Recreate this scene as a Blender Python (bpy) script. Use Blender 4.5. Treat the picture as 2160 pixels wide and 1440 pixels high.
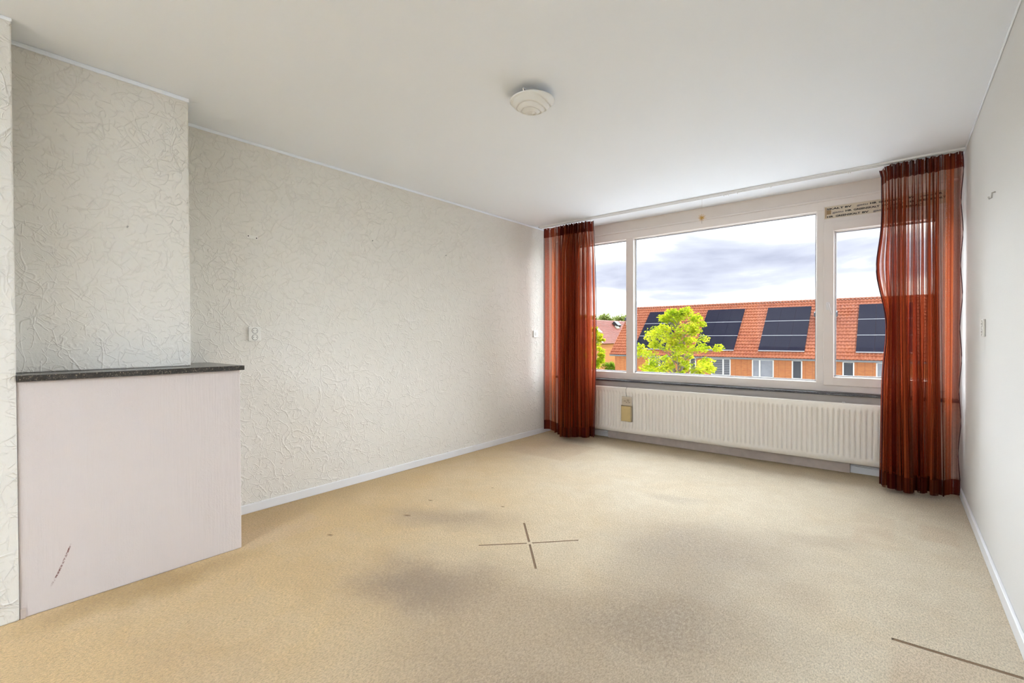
import bpy, bmesh, math, random
from mathutils import Vector, Matrix, Euler
random.seed(7)
for o in list(bpy.data.objects): bpy.data.objects.remove(o)
S = bpy.context.scene
C = S.collection
PI = math.pi
R = math.radians

# ------------------------------------------------------------------ camera
W, H = 3.895, 2.60            # room width, ceiling height; window wall at y = 0, left wall at x = 0
cam_d = bpy.data.cameras.new('camera'); cam = bpy.data.objects.new('camera', cam_d); C.objects.link(cam)
cam_d.sensor_width = 36; cam_d.lens = 987.485 * 36 / 2160; cam_d.clip_start = 0.05; cam_d.clip_end = 600
yaw, pit, rol = 0.687186, -0.010213, -0.0031935
fw = Vector((-math.sin(yaw) * math.cos(pit), math.cos(yaw) * math.cos(pit), math.sin(pit)))
rt = Vector((math.cos(yaw), math.sin(yaw), 0)); up = rt.cross(fw)
r2 = rt * math.cos(rol) + up * math.sin(rol); u2 = -rt * math.sin(rol) + up * math.cos(rol)
m = Matrix((r2, u2, -fw)).transposed().to_4x4(); m.translation = (3.50427, -5.17858, 1.22818)
cam.matrix_world = m
S.camera = cam

# ------------------------------------------------------------------ light and exposure
S.view_settings.view_transform = 'Standard'; S.view_settings.look = 'None'
S.view_settings.gamma = 1; S.view_settings.use_curve_mapping = False
S.view_settings.exposure = 0.44
SKY_STRENGTH = 1.0

w = bpy.data.worlds.new('sky'); S.world = w; w.use_nodes = True
nt = w.node_tree; nt.nodes.clear()
def wn(t, **k):
    n = nt.nodes.new(t)
    for a, b in k.items(): setattr(n, a, b)
    return n
wo = wn('ShaderNodeOutputWorld'); bg = wn('ShaderNodeBackground'); bg.inputs['Strength'].default_value = SKY_STRENGTH
tc = wn('ShaderNodeTexCoord'); mp = wn('ShaderNodeMapping'); mp.inputs['Scale'].default_value = (1, 1, 4.2)
mp.inputs['Location'].default_value = (0.9, 4.4, 2.72)
nz = wn('ShaderNodeTexNoise'); nz.inputs['Scale'].default_value = 2.3; nz.inputs['Detail'].default_value = 9; nz.inputs['Roughness'].default_value = 0.52
nz.inputs['Distortion'].default_value = 0.25
rp = wn('ShaderNodeValToRGB')
rp.color_ramp.elements[0].position = 0.27; rp.color_ramp.elements[0].color = (0.42, 0.45, 0.60, 1)
rp.color_ramp.elements[1].position = 0.53; rp.color_ramp.elements[1].color = (1.7, 1.71, 1.75, 1)
e = rp.color_ramp.elements.new(0.385); e.color = (0.72, 0.75, 0.88, 1)
nt.links.new(tc.outputs['Generated'], mp.inputs['Vector']); nt.links.new(mp.outputs['Vector'], nz.inputs['Vector'])
nt.links.new(nz.outputs['Fac'], rp.inputs['Fac']); nt.links.new(rp.outputs['Color'], bg.inputs['Color']); nt.links.new(bg.outputs[0], wo.inputs['Surface'])

def sun(name, direction, angle, strength, col=(1, 1, 1)):
    d = bpy.data.lights.new(name, 'SUN'); d.angle = R(angle); d.energy = strength; d.color = col
    o = bpy.data.objects.new(name, d); C.objects.link(o)
    o.rotation_euler = Vector(direction).to_track_quat('-Z', 'Y').to_euler(); return o
# daylight: the sun behind thin cloud, in front of the window
sun('veiled_sun', (0.04, -1.0, -0.55), 82, 20.5, (0.85, 0.925, 1.0))

REAR = -9.0

# ------------------------------------------------------------------ materials
MATS = {}
class NT:
    """small node-tree writer"""
    def __init__(s, name):
        s.m = bpy.data.materials.new(name); s.m.use_nodes = True; s.t = s.m.node_tree; s.t.nodes.clear()
        s.out = s.n('ShaderNodeOutputMaterial'); MATS[name] = s.m
    def n(s, t, **k):
        x = s.t.nodes.new(t)
        for a, b in k.items(): setattr(x, a, b)
        return x
    def l(s, a, b): s.t.links.new(a, b)
    def pos(s): return s.n('ShaderNodeNewGeometry').outputs['Position']
    def mapping(s, vec, scale=(1, 1, 1), loc=(0, 0, 0), rot=(0, 0, 0)):
        x = s.n('ShaderNodeMapping'); x.inputs['Scale'].default_value = scale; x.inputs['Location'].default_value = loc; x.inputs['Rotation'].default_value = rot
        s.l(vec, x.inputs['Vector']); return x.outputs['Vector']
    def noise(s, vec, scale, detail=3, rough=0.5, dist=0.0):
        x = s.n('ShaderNodeTexNoise'); x.inputs['Scale'].default_value = scale; x.inputs['Detail'].default_value = detail
        x.inputs['Roughness'].default_value = rough; x.inputs['Distortion'].default_value = dist
        if vec is not None: s.l(vec, x.inputs['Vector'])
        return x
    def vmath(s, op, a, b=None, val=None):
        x = s.n('ShaderNodeVectorMath', operation=op); s.l(a, x.inputs[0])
        if b is not None: s.l(b, x.inputs[1])
        if val is not None: x.inputs[1].default_value = val
        return x
    def math(s, op, a, b=None, c=None, clamp=False):
        x = s.n('ShaderNodeMath', operation=op, use_clamp=clamp)
        for i, v in enumerate((a, b, c)):
            if v is None: continue
            if isinstance(v, (int, float)): x.inputs[i].default_value = v
            else: s.l(v, x.inputs[i])
        return x.outputs[0]
    def rng(s, v, a, b, c=0.0, d=1.0, smooth=True):
        x = s.n('ShaderNodeMapRange', interpolation_type='SMOOTHSTEP' if smooth else 'LINEAR')
        for i, k in enumerate((a, b, c, d)): x.inputs[i + 1].default_value = k
        s.l(v, x.inputs[0]); return x.outputs[0]
    def ramp(s, v, stops, interp='LINEAR'):
        x = s.n('ShaderNodeValToRGB'); cr = x.color_ramp; cr.interpolation = interp
        while len(cr.elements) > 1: cr.elements.remove(cr.elements[-1])
        cr.elements[0].position = stops[0][0]; cr.elements[0].color = (*stops[0][1], 1)
        for p, c in stops[1:]:
            e = cr.elements.new(p); e.color = (*c, 1)
        s.l(v, x.inputs[0]); return x.outputs['Color']
    def mix(s, f, a, b, mode='MIX'):
        x = s.n('ShaderNodeMix', data_type='RGBA', blend_type=mode)
        for i, v in ((0, f), (6, a), (7, b)):
            if isinstance(v, (int, float)): x.inputs[i].default_value = v
            elif isinstance(v, tuple): x.inputs[i].default_value = (*v, 1)
            else: s.l(v, x.inputs[i])
        return x.outputs[2]
    def bump(s, h, strength=0.5, dist=0.01, normal=None):
        x = s.n('ShaderNodeBump'); x.inputs['Strength'].default_value = strength; x.inputs['Distance'].default_value = dist
        s.l(h, x.inputs['Height'])
        if normal is not None: s.l(normal, x.inputs['Normal'])
        return x.outputs['Normal']
    def bsdf(s, col, rough=0.6, metal=0.0, normal=None, spec=0.5, **k):
        x = s.n('ShaderNodeBsdfPrincipled')
        if isinstance(col, tuple): x.inputs['Base Color'].default_value = (*col, 1)
        else: s.l(col, x.inputs['Base Color'])
        if isinstance(rough, (int, float)): x.inputs['Roughness'].default_value = rough
        else: s.l(rough, x.inputs['Roughness'])
        x.inputs['Metallic'].default_value = metal; x.inputs['Specular IOR Level'].default_value = spec
        if normal is not None: s.l(normal, x.inputs['Normal'])
        for a, b in k.items(): x.inputs[a].default_value = b
        s.l(x.outputs[0], s.out.inputs['Surface']); return x

def plain(name, col, rough=0.55, metal=0.0, spec=0.4, vary=0.04, scale=8.0, bump=0.0, bscale=200):
    n = NT(name); p = n.pos()
    nz = n.noise(p, scale, 3).outputs['Fac']
    c = n.mix(nz, tuple(max(0, x * (1 - vary)) for x in col), tuple(min(1, x * (1 + vary)) for x in col))
    nm = n.bump(n.noise(p, bscale, 2).outputs['Fac'], bump, 0.001) if bump else None
    n.bsdf(c, rough, metal, nm, spec); return n.m

def mat_wallpaper():
    n = NT('embossed_wallpaper'); p = n.pos()
    h = None
    # short curved creases: level lines of smooth noise fields, broken up by masks
    for sc, wd, seed, amp in ((4.2, 0.012, (0, 0, 0), 1.0), (5.5, 0.013, (3.1, 1.7, 5.2), 1.0), (6.5, 0.014, (7.7, 2.1, 1.3), 0.9), (8.0, 0.016, (1.2, 9.4, 4.4), 0.9), (10.0, 0.018, (5.9, 6.2, 8.8), 0.8), (13.0, 0.022, (2.9, 4.2, 0.8), 0.7), (17.0, 0.028, (8.3, 0.4, 6.1), 0.6)):
        v = n.mapping(p, loc=seed, rot=(seed[0], seed[1], seed[2]))
        f = n.math('ABSOLUTE', n.math('SUBTRACT', n.noise(v, sc, 0.6, 0.4, 0.5).outputs['Fac'], 0.5))
        line = n.rng(f, 0.0, wd * 1.3, 1.0, 0.0)
        msk = n.rng(n.noise(n.mapping(p, loc=(seed[2] + 3, seed[0], seed[1])), sc * 1.5, 1).outputs['Fac'], 0.47, 0.57)
        t = n.math('MULTIPLY', n.math('MULTIPLY', line, msk), amp)
        h = t if h is None else n.math('ADD', h, t)
    for sc, off, seed in ((9.0, 0.030, (4, 0, 2)), (15.0, 0.040, (6.1, 2.7, 3.2))):
        v = n.n('ShaderNodeTexVoronoi', feature='DISTANCE_TO_EDGE'); v.inputs['Scale'].default_value = sc
        n.l(n.mapping(p, loc=seed), v.inputs['Vector'])
        msk = n.rng(n.noise(n.mapping(p, loc=seed), sc * 0.9, 1).outputs['Fac'], 0.52, 0.60)
        h = n.math('ADD', h, n.math('MULTIPLY', n.math('MULTIPLY', n.rng(v.outputs['Distance'], 0.0, off, 1.0, 0.0), msk), 0.7))
    h = n.math('MULTIPLY_ADD', n.noise(p, 130, 3, 0.65).outputs['Fac'], 0.35, h)
    h = n.math('MULTIPLY_ADD', n.noise(p, 14, 3, 0.55, 0.6).outputs['Fac'], 0.9, h)
    nm = n.bump(h, 0.55, 0.0050)
    c = n.mix(n.noise(p, 1.1, 2).outputs['Fac'], (0.750, 0.720, 0.668), (0.780, 0.750, 0.702))
    n.bsdf(c, 0.72, 0, nm, 0.25)
def mat_right():
    n = NT('speckled_plaster'); p = n.pos()
    f = n.noise(p, 210, 3, 0.6).outputs['Fac']; g = n.noise(n.mapping(p, (1, 1, 0.25)), 22, 4, 0.6).outputs['Fac']
    nm = n.bump(n.math('MULTIPLY_ADD', g, 0.6, f), 0.5, 0.002)
    spots = n.rng(n.noise(p, 170, 1).outputs['Fac'], 0.69, 0.76); zone = n.rng(n.noise(n.mapping(p, (1, 1, .5)), 2.6, 2).outputs['Fac'], 0.50, 0.66)
    c = n.mix(n.math('MULTIPLY', n.math('MULTIPLY', spots, zone), 0.35), (0.73, 0.715, 0.70), (0.52, 0.50, 0.47))
    n.bsdf(c, 0.75, 0, nm, 0.2)
def mat_counter():
    n = NT('brushed_plaster'); p = n.pos()
    st = n.noise(n.mapping(p, (1, 1, 0.045)), 95, 4, 0.65).outputs['Fac']
    gr = n.noise(n.mapping(p, (1, 1, 0.6)), 150, 3, 0.65).outputs['Fac']
    zone = n.rng(n.noise(n.mapping(p, (1, 1, 0.35)), 7, 3).outputs['Fac'], 0.42, 0.62)
    h = n.math('ADD', n.math('MULTIPLY', st, 0.9), n.math('MULTIPLY', gr, zone))
    nm = n.bump(h, 0.55, 0.004)
    c = n.mix(n.noise(p, 3, 3).outputs['Fac'], (0.620, 0.548, 0.528), (0.645, 0.582, 0.562))
    pits = n.math('MULTIPLY', n.rng(gr, 0.66, 0.74), zone)
    c = n.mix(n.math('MULTIPLY', pits, 0.35), c, (0.50, 0.42, 0.38))
    # one rust-brown scrape, low on the face
    sp = n.n('ShaderNodeSeparateXYZ'); n.l(p, sp.inputs[0])
    y, z = sp.outputs[1], sp.outputs[2]
    ax, az, bx, bz = -4.803, 0.281, -4.878, 0.095
    L = math.hypot(bx - ax, bz - az); ux, uz = (bx - ax) / L, (bz - az) / L
    dy = n.math('SUBTRACT', y, ax); dz = n.math('SUBTRACT', z, az)
    al = n.math('ADD', n.math('MULTIPLY', dy, ux), n.math('MULTIPLY', dz, uz))
    ac = n.math('ABSOLUTE', n.math('ADD', n.math('SUBTRACT', n.math('MULTIPLY', dy, uz), n.math('MULTIPLY', dz, ux)), n.math('MULTIPLY', n.math('SUBTRACT', n.noise(p, 12, 2).outputs['Fac'], 0.5), 0.010)))
    on = n.math('MULTIPLY', n.rng(al, 0.0, 0.03), n.rng(al, L - 0.05, L, 1.0, 0.0))
    scr = n.math('MULTIPLY', n.math('MULTIPLY', n.rng(ac, 0.0015, 0.005, 1.0, 0.0), on), n.rng(n.noise(p, 190, 3).outputs['Fac'], 0.36, 0.60))
    c = n.mix(scr, c, (0.16, 0.055, 0.045))
    n.bsdf(c, 0.7, 0, nm, 0.25)
def mat_carpet():
    n = NT('worn_carpet'); p = n.pos()
    dn = n.vmath('SUBTRACT', n.noise(p, 2.6, 4, 0.6).outputs['Color'], None, (0.5, 0.5, 0.5))
    pd = n.vmath('MULTIPLY_ADD', dn.outputs[0], None, (0.42, 0.42, 0.0)); n.l(p, pd.inputs[2]); pd = pd.outputs[0]
    sp = n.n('ShaderNodeSeparateXYZ'); n.l(p, sp.inputs[0])
    def blob(cx, cy, rx, ry, rot=0.0, soft=0.35, vec=pd):
        v = n.vmath('SUBTRACT', vec, None, (cx, cy, 0)).outputs[0]
        v = n.mapping(v, rot=(0, 0, -rot)); v = n.vmath('MULTIPLY', v, None, (1 / rx, 1 / ry, 0))
        ln = n.vmath('LENGTH', v.outputs[0]); return n.rng(ln.outputs['Value'], soft, 1.0, 1.0, 0.0)
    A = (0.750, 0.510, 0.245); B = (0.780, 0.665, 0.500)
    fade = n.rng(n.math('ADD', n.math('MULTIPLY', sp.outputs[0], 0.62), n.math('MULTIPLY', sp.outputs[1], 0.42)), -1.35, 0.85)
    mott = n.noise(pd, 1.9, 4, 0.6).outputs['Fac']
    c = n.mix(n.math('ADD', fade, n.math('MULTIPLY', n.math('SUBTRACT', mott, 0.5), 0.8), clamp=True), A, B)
    def put(c, mask, col, k): return n.mix(n.math('MULTIPLY', mask, k), c, col)
    gritty = n.rng(n.noise(n.mapping(p, (1, 0.6, 1), rot=(0, 0, 0.4)), 70, 5, 0.72).outputs['Fac'], 0.30, 0.66, 0.55, 1.0)
    # trodden, soiled paths
    for cx, cy, rx, ry, rot, k, col in (
        (1.64, -3.66, 0.50, 0.34, 0.5, 0.62, (0.300, 0.230, 0.175)),
        (1.90, -3.60, 1.00, 0.55, 0.35, 0.50, (0.420, 0.335, 0.255)),
        (2.72, -3.25, 0.80, 0.55, 0.8, 0.58, (0.360, 0.300, 0.250)),
        (2.60, -2.75, 0.60, 0.55, 0.8, 0.35, (0.430, 0.370, 0.310)),
        (2.62, -2.36, 0.80, 0.66, 0.35, 0.50, (0.430, 0.385, 0.345)),
        (1.15, -2.98, 0.70, 0.28, 0.45, 0.48, (0.420, 0.340, 0.260)),
        (2.55, -3.95, 1.00, 0.55, 0.2, 0.55, (0.430, 0.350, 0.275)),
        (3.12, -1.85, 0.38, 0.20, 0.5, 0.30, (0.470, 0.400, 0.330)),
        (2.25, -1.65, 0.30, 0.16, 0.3, 0.25, (0.480, 0.440, 0.400)),
        (1.55, -4.55, 0.70, 0.35, 0.2, 0.22, (0.480, 0.360, 0.240)),
        (3.15, -2.62, 0.24, 0.22, 0.0, 0.28, (0.500, 0.400, 0.300))):
        c = put(c, n.math('MULTIPLY', blob(cx, cy, rx, ry, rot, 0.05), gritty), (col[0] * 0.90, col[1] * 0.80, col[2] * 0.70), min(1, k * 1.55))
    # ochre along the skirting and the window wall
    c = put(c, n.rng(n.math('ADD', sp.outputs[1], n.math('MULTIPLY', n.math('SUBTRACT', mott, 0.5), 0.25)), -0.50, -0.08), (0.62, 0.45, 0.20), 0.65)
    edge = n.rng(n.math('ADD', sp.outputs[0], n.math('MULTIPLY', n.math('SUBTRACT', mott, 0.5), 0.30)), 0.02, 0.55, 1.0, 0.0)
    c = put(c, edge, (0.50, 0.35, 0.165), 0.45)
    c = put(c, blob(0.66, -4.50, 0.20, 0.60, 0.0, 0.1), (0.48, 0.30, 0.10), 0.85)
    # pink-beige squares where furniture kept the pile fresh
    def rect(x0, x1, y0, y1, s=0.03):
        a = n.math('MULTIPLY', n.rng(sp.outputs[0], x0 - s, x0 + s), n.rng(sp.outputs[0], x1 - s, x1 + s, 1, 0))
        b = n.math('MULTIPLY', n.rng(sp.outputs[1], y0 - s, y0 + s), n.rng(sp.outputs[1], y1 - s, y1 + s, 1, 0))
        return n.math('MULTIPLY', a, b)
    for x0, x1, y0, y1, k in ((0.22, 0.95, -1.30, -0.62, 0.55), (3.49, 3.87, -4.2, -2.75, 0.45), (3.30, 3.50, -1.75, -1.15, 0.45), (3.62, 3.80, -1.45, -1.15, 0.40), (0.05, 0.62, -4.05, -3.55, 0.30)):
        c = put(c, n.math('MULTIPLY', rect(x0, x1, y0, y1, 0.02), n.rng(mott, 0.30, 0.62)), (0.66, 0.47, 0.31), k)
    # dents left by furniture: an X and a bar, plus castor marks
    def seg(ax, ay, bx, by, wd):
        L = math.hypot(bx - ax, by - ay); ux, uy = (bx - ax) / L, (by - ay) / L
        dx = n.math('SUBTRACT', sp.outputs[0], ax); dy = n.math('SUBTRACT', sp.outputs[1], ay)
        al = n.math('ADD', n.math('MULTIPLY', dx, ux), n.math('MULTIPLY', dy, uy))
        ac = n.math('ABSOLUTE', n.math('SUBTRACT', n.math('MULTIPLY', dx, uy), n.math('MULTIPLY', dy, ux)))
        return n.math('MULTIPLY', n.math('MULTIPLY', n.rng(ac, wd * 0.6, wd, 1, 0), n.rng(al, -0.004, 0.004)), n.rng(al, L - 0.004, L + 0.004, 1, 0))
    cx, cy = 1.822, -2.972
    dent = None
    for ax, ay in ((1.613, -2.756), (2.034, -3.195), (1.609, -3.183), (2.025, -2.756)):
        sx, sy = cx + (ax - cx) * 0.06, cy + (ay - cy) * 0.06
        t = seg(ax, ay, sx, sy, 0.0075); dent = t if dent is None else n.math('MAXIMUM', dent, t)
    dent = n.math('MAXIMUM', dent, seg(3.497, -2.748, 3.862, -2.735, 0.011))
    for bx, by, rr in ((0.905, -3.16, 0.035), (0.79, -3.66, 0.03), (0.80, -2.86, 0.025), (1.31, -2.62, 0.02), (0.97, -2.35, 0.015)):
        t = blob(bx, by, rr, rr * 0.55, 0.4, 0.1, p); dent = n.math('MAXIMUM', dent, n.math('MULTIPLY', t, 0.8))
    c = put(c, dent, (0.17, 0.075, 0.02), 0.92)
    # looped pile
    rows = n.noise(n.mapping(p, (1, 0.45, 1), rot=(0, 0, 0.35)), 175, 3, 0.7, 0.3).outputs['Fac']
    fine = n.noise(p, 420, 2, 0.6).outputs['Fac']
    wave = n.noise(n.mapping(p, (1, 0.14, 1), rot=(0, 0, 0.62)), 40, 3, 0.6).outputs['Fac']
    pile = n.math('ADD', n.math('MULTIPLY', rows, 0.8), n.math('MULTIPLY', fine, 0.4))
    c = n.mix(n.rng(pile, 0.40, 0.74, 0.0, 1.0), n.mix(0.54, c, (0.16, 0.11, 0.06)), c)
    c = n.mix(n.rng(n.noise(pd, 7, 5, 0.65).outputs['Fac'], 0.35, 0.65, 0.0, 0.16), c, (0.42, 0.30, 0.17))
    h = n.math('ADD', pile, n.math('MULTIPLY', wave, 0.5))
    h = n.math('SUBTRACT', h, n.math('MULTIPLY', dent, 2.2))
    nm = n.bump(h, 1.0, 0.008)
    n.bsdf(c, 0.95, 0, nm, 0.05, **{'Sheen Weight': 0.15, 'Sheen Roughness': 0.6})
def mat_granite(name, base, fleck, rough):
    n = NT(name); p = n.pos()
    a = n.rng(n.noise(n.mapping(p, (1, 1, 1)), 55, 4, 0.7, 1.2).outputs['Fac'], 0.50, 0.66)
    b = n.rng(n.noise(p, 190, 2).outputs['Fac'], 0.60, 0.70)
    c = n.mix(n.math('MULTIPLY', a, 0.55), base, tuple(x * 3.2 for x in base))
    c = n.mix(n.math('MULTIPLY', b, 0.6), c, fleck)
    n.bsdf(c, rough, 0, None, 0.6)
def mat_glass():
    n = NT('window_glass'); tr = n.n('ShaderNodeBsdfTransparent'); tr.inputs[0].default_value = (0.96, 0.97, 0.965, 1)
    gl = n.n('ShaderNodeBsdfGlossy'); gl.inputs['Roughness'].default_value = 0.01
    fr = n.n('ShaderNodeFresnel'); fr.inputs[0].default_value = 1.45
    mx = n.n('ShaderNodeMixShader'); n.l(n.math('MULTIPLY', fr.outputs[0], 0.4), mx.inputs[0]); n.l(tr.outputs[0], mx.inputs[1]); n.l(gl.outputs[0], mx.inputs[2])
    n.l(mx.outputs[0], n.out.inputs['Surface'])
def mat_curtain(name, dense):
    """sheer striped weave; uv.x runs along the cloth in metres, uv.y up"""
    n = NT(name); uv = n.n('ShaderNodeUVMap').outputs[0]
    sp = n.n('ShaderNodeSeparateXYZ'); n.l(uv, sp.inputs[0]); u, v = sp.outputs[0], sp.outputs[1]
    def stripe(per, seed, const=True):
        x = n.math('MULTIPLY_ADD', u, 1.0 / per, seed)
        if const: x = n.math('FLOOR', x)
        wn_ = n.n('ShaderNodeTexWhiteNoise', noise_dimensions='1D') if const else n.n('ShaderNodeTexNoise', noise_dimensions='1D')
        n.l(x, wn_.inputs['W'])
        if not const: wn_.inputs['Scale'].default_value = 1; wn_.inputs['Detail'].default_value = 2
        return wn_.outputs['Value'] if const else wn_.outputs['Fac']
    s1 = stripe(0.046, 11.3); s2 = stripe(0.012, 4.7); s3 = stripe(0.0042, 1.9)
    col = n.ramp(s1, [(0.0, (0.30, 0.042, 0.014)), (0.20, (0.16, 0.016, 0.012)), (0.38, (0.42, 0.095, 0.028)), (0.55, (0.075, 0.008, 0.012)), (0.70, (0.32, 0.050, 0.016)), (0.86, (0.48, 0.14, 0.05))], 'CONSTANT')
    col = n.mix(n.math('MULTIPLY', n.rng(s2, 0.45, 0.9), 0.55), col, (0.52, 0.14, 0.045))
    col = n.mix(n.math('MULTIPLY', n.rng(s3, 0.66, 0.70), 0.60), col, (0.08, 0.008, 0.010))
    slub = n.noise(n.mapping(uv, (120, 900, 1)), 1.0, 3, 0.6).outputs['Fac']
    weave = n.noise(n.mapping(uv, (1600, 60, 1)), 1.0, 2, 0.6).outputs['Fac']
    fleck = n.rng(n.noise(n.mapping(uv, (95, 420, 1)), 1.0, 2).outputs['Fac'], 0.74, 0.80)
    col = n.mix(n.math('MULTIPLY', fleck, 0.45), col, (0.72, 0.42, 0.28))
    a = n.math('ADD', n.rng(s1, 0.0, 1.0, 0.76, 0.30, False), n.rng(s2, 0, 1, -0.34, 0.34, False))
    a = n.math('ADD', a, n.math('ADD', n.rng(s3, 0, 1, -0.20, 0.20, False), n.rng(weave, 0.3, 0.7, -0.12, 0.12)))
    a = n.math('ADD', a, dense, clamp=True)
    a = n.math('MAXIMUM', a, 0.07)
    if dense > 0: col = n.mix(0.62, col, (0.045, 0.006, 0.008))     # two layers of cloth
    df = n.n('ShaderNodeBsdfDiffuse'); n.l(col, df.inputs[0]); tl = n.n('ShaderNodeBsdfTranslucent'); n.l(col, tl.inputs[0])
    nm = n.bump(slub, 0.3, 0.001); n.l(nm, df.inputs['Normal'])
    m1 = n.n('ShaderNodeMixShader'); m1.inputs[0].default_value = 0.62; n.l(df.outputs[0], m1.inputs[1]); n.l(tl.outputs[0], m1.inputs[2])
    tr = n.n('ShaderNodeBsdfTransparent'); tr.inputs[0].default_value = (1, 0.90, 0.85, 1)
    m2 = n.n('ShaderNodeMixShader'); n.l(a, m2.inputs[0]); n.l(tr.outputs[0], m2.inputs[1]); n.l(m1.outputs[0], m2.inputs[2])
    n.l(m2.outputs[0], n.out.inputs['Surface'])
def mat_tile(name, a, b):
    n = NT(name); p = n.pos()
    k = n.noise(p, 0.35, 4, 0.6).outputs['Fac']; t = n.noise(n.mapping(p, (4, 3, 3)), 1.0, 1).outputs['Fac']
    c = n.mix(n.rng(n.math('ADD', n.math('MULTIPLY', k, 0.6), n.math('MULTIPLY', t, 0.4)), 0.35, 0.65), a, b)
    n.bsdf(c, 0.8, 0, None, 0.2)
def mat_brick():
    n = NT('clinker_brick'); p = n.pos()
    br = n.n('ShaderNodeTexBrick'); br.offset = 0.5
    br.inputs['Scale'].default_value = 1.0; br.inputs['Brick Width'].default_value = 0.22; br.inputs['Row Height'].default_value = 0.075
    br.inputs['Mortar Size'].default_value = 0.010; br.inputs['Color1'].default_value = (0.45, 0.130, 0.036, 1); br.inputs['Color2'].default_value = (0.55, 0.190, 0.050, 1)
    br.inputs['Mortar'].default_value = (0.36, 0.21, 0.13, 1)
    n.l(n.mapping(p, rot=(R(90), 0, 0)), br.inputs['Vector'])
    sp = n.n('ShaderNodeSeparateXYZ'); n.l(p, sp.inputs[0])
    jx = n.math('ABSOLUTE', n.math('SUBTRACT', n.math('FRACT', n.math('MULTIPLY', sp.outputs[0], 1 / 0.48)), 0.5))
    j = n.rng(jx, 0.02, 0.035, 1, 0)
    c = n.mix(n.math('MULTIPLY', j, 0.55), br.outputs['Color'], (0.16, 0.055, 0.03))
    n.bsdf(c, 0.85, 0, None, 0.15)
def mat_solar():
    n = NT('solar_cells'); p = n.pos()
    sp = n.n('ShaderNodeSeparateXYZ'); n.l(p, sp.inputs[0])
    fx = n.math('ABSOLUTE', n.math('SUBTRACT', n.math('FRACT', n.math('MULTIPLY', sp.outputs[0], 1 / 0.19)), 0.5))
    g = n.rng(fx, 0.03, 0.07, 1, 0)
    c = n.mix(n.math('MULTIPLY', g, 0.5), (0.008, 0.008, 0.024), (0.016, 0.016, 0.036))
    n.bsdf(c, 0.6, 0, None, 0.03)
def mat_leaf(name, a, b, tr=0.4):
    n = NT(name); p = n.pos()
    c = n.mix(n.rng(n.noise(p, 1.6, 3).outputs['Fac'], 0.35, 0.65), a, b)
    df = n.n('ShaderNodeBsdfDiffuse'); n.l(c, df.inputs[0]); tl = n.n('ShaderNodeBsdfTranslucent'); n.l(c, tl.inputs[0])
    mx = n.n('ShaderNodeMixShader'); mx.inputs[0].default_value = tr; n.l(df.outputs[0], mx.inputs[1]); n.l(tl.outputs[0], mx.inputs[2]); n.l(mx.outputs[0], n.out.inputs['Surface'])
def mat_ground():
    n = NT('grass_ground'); p = n.pos()
    c = n.mix(n.noise(p, 0.4, 5, 0.6).outputs['Fac'], (0.13, 0.21, 0.035), (0.24, 0.33, 0.06)); n.bsdf(c, 0.95, 0, None, 0.05)

mat_wallpaper(); mat_right(); mat_counter(); mat_carpet(); mat_glass(); mat_brick(); mat_solar(); mat_ground()
mat_granite('ledge_granite', (0.022, 0.018, 0.015), (0.46, 0.38, 0.27), 0.22)
mat_granite('sill_granite', (0.036, 0.034, 0.042), (0.28, 0.28, 0.31), 0.25)
mat_curtain('curtain_sheer', 0.0); mat_curtain('curtain_double', 0.60)
mat_tile('orange_roof_tile', (0.315, 0.092, 0.046), (0.41, 0.138, 0.066)); mat_tile('brown_roof_tile', (0.17, 0.044, 0.028), (0.22, 0.060, 0.040))
mat_leaf('maple_leaf', (0.30, 0.40, 0.015), (0.56, 0.56, 0.03)); mat_leaf('lime_leaf', (0.30, 0.40, 0.02), (0.58, 0.54, 0.03))
mat_leaf('hedge_leaf', (0.10, 0.20, 0.02), (0.28, 0.40, 0.04)); mat_leaf('wood_leaf', (0.17, 0.21, 0.06), (0.30, 0.33, 0.11))
plain('ceiling_paint', (0.890, 0.925, 0.980), 0.8, spec=0.15, vary=0.012, scale=1.5, bump=0.12, bscale=60)
plain('white_trim', (0.80, 0.80, 0.82), 0.45, vary=0.03)
plain('reveal_paint', (0.77, 0.695, 0.64), 0.6, vary=0.03)
plain('frame_plastic', (0.81, 0.74, 0.695), 0.38, vary=0.02)
plain('bead_plastic', (0.80, 0.78, 0.78), 0.35, vary=0.02)
plain('dark_rubber', (0.05, 0.05, 0.07), 0.5)
plain('radiator_enamel', (0.90, 0.845, 0.77), 0.32, vary=0.02, spec=0.5)
plain('rough_board', (0.50, 0.42, 0.37), 0.85, vary=0.22, scale=14, bump=0.6, bscale=40)
plain('white_plastic', (0.83, 0.81, 0.77), 0.35, vary=0.015)
plain('socket_plastic', (0.80, 0.785, 0.745), 0.4, vary=0.015)
plain('dark_slot', (0.03, 0.027, 0.025), 0.7)
plain('grey_plastic', (0.42, 0.40, 0.38), 0.5)  # mid-grey plastic for the end cap, socket wells, hook and nails
plain('rail_white', (0.82, 0.81, 0.80), 0.4, vary=0.01)
plain('rail_slot', (0.42, 0.42, 0.43), 0.6)
plain('cream_strip', (0.66, 0.565, 0.435), 0.6, vary=0.06, scale=60)
plain('black_print', (0.035, 0.030, 0.028), 0.7)
plain('grey_print', (0.22, 0.19, 0.18), 0.7)
plain('ochre_print', (0.35, 0.23, 0.12), 0.7)
plain('brass', (0.14, 0.09, 0.05), 0.35, metal=0.7)
plain('wire', (0.20, 0.17, 0.14), 0.4, metal=0.6)
plain('straw', (0.62, 0.36, 0.09), 0.5, vary=0.25, scale=90)
plain('thread', (0.62, 0.60, 0.57), 0.6)
plain('parchment', (0.60, 0.45, 0.21), 0.6, vary=0.08, scale=30)
plain('parchment_edge', (0.50, 0.40, 0.25), 0.7, vary=0.08, scale=30)
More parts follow.
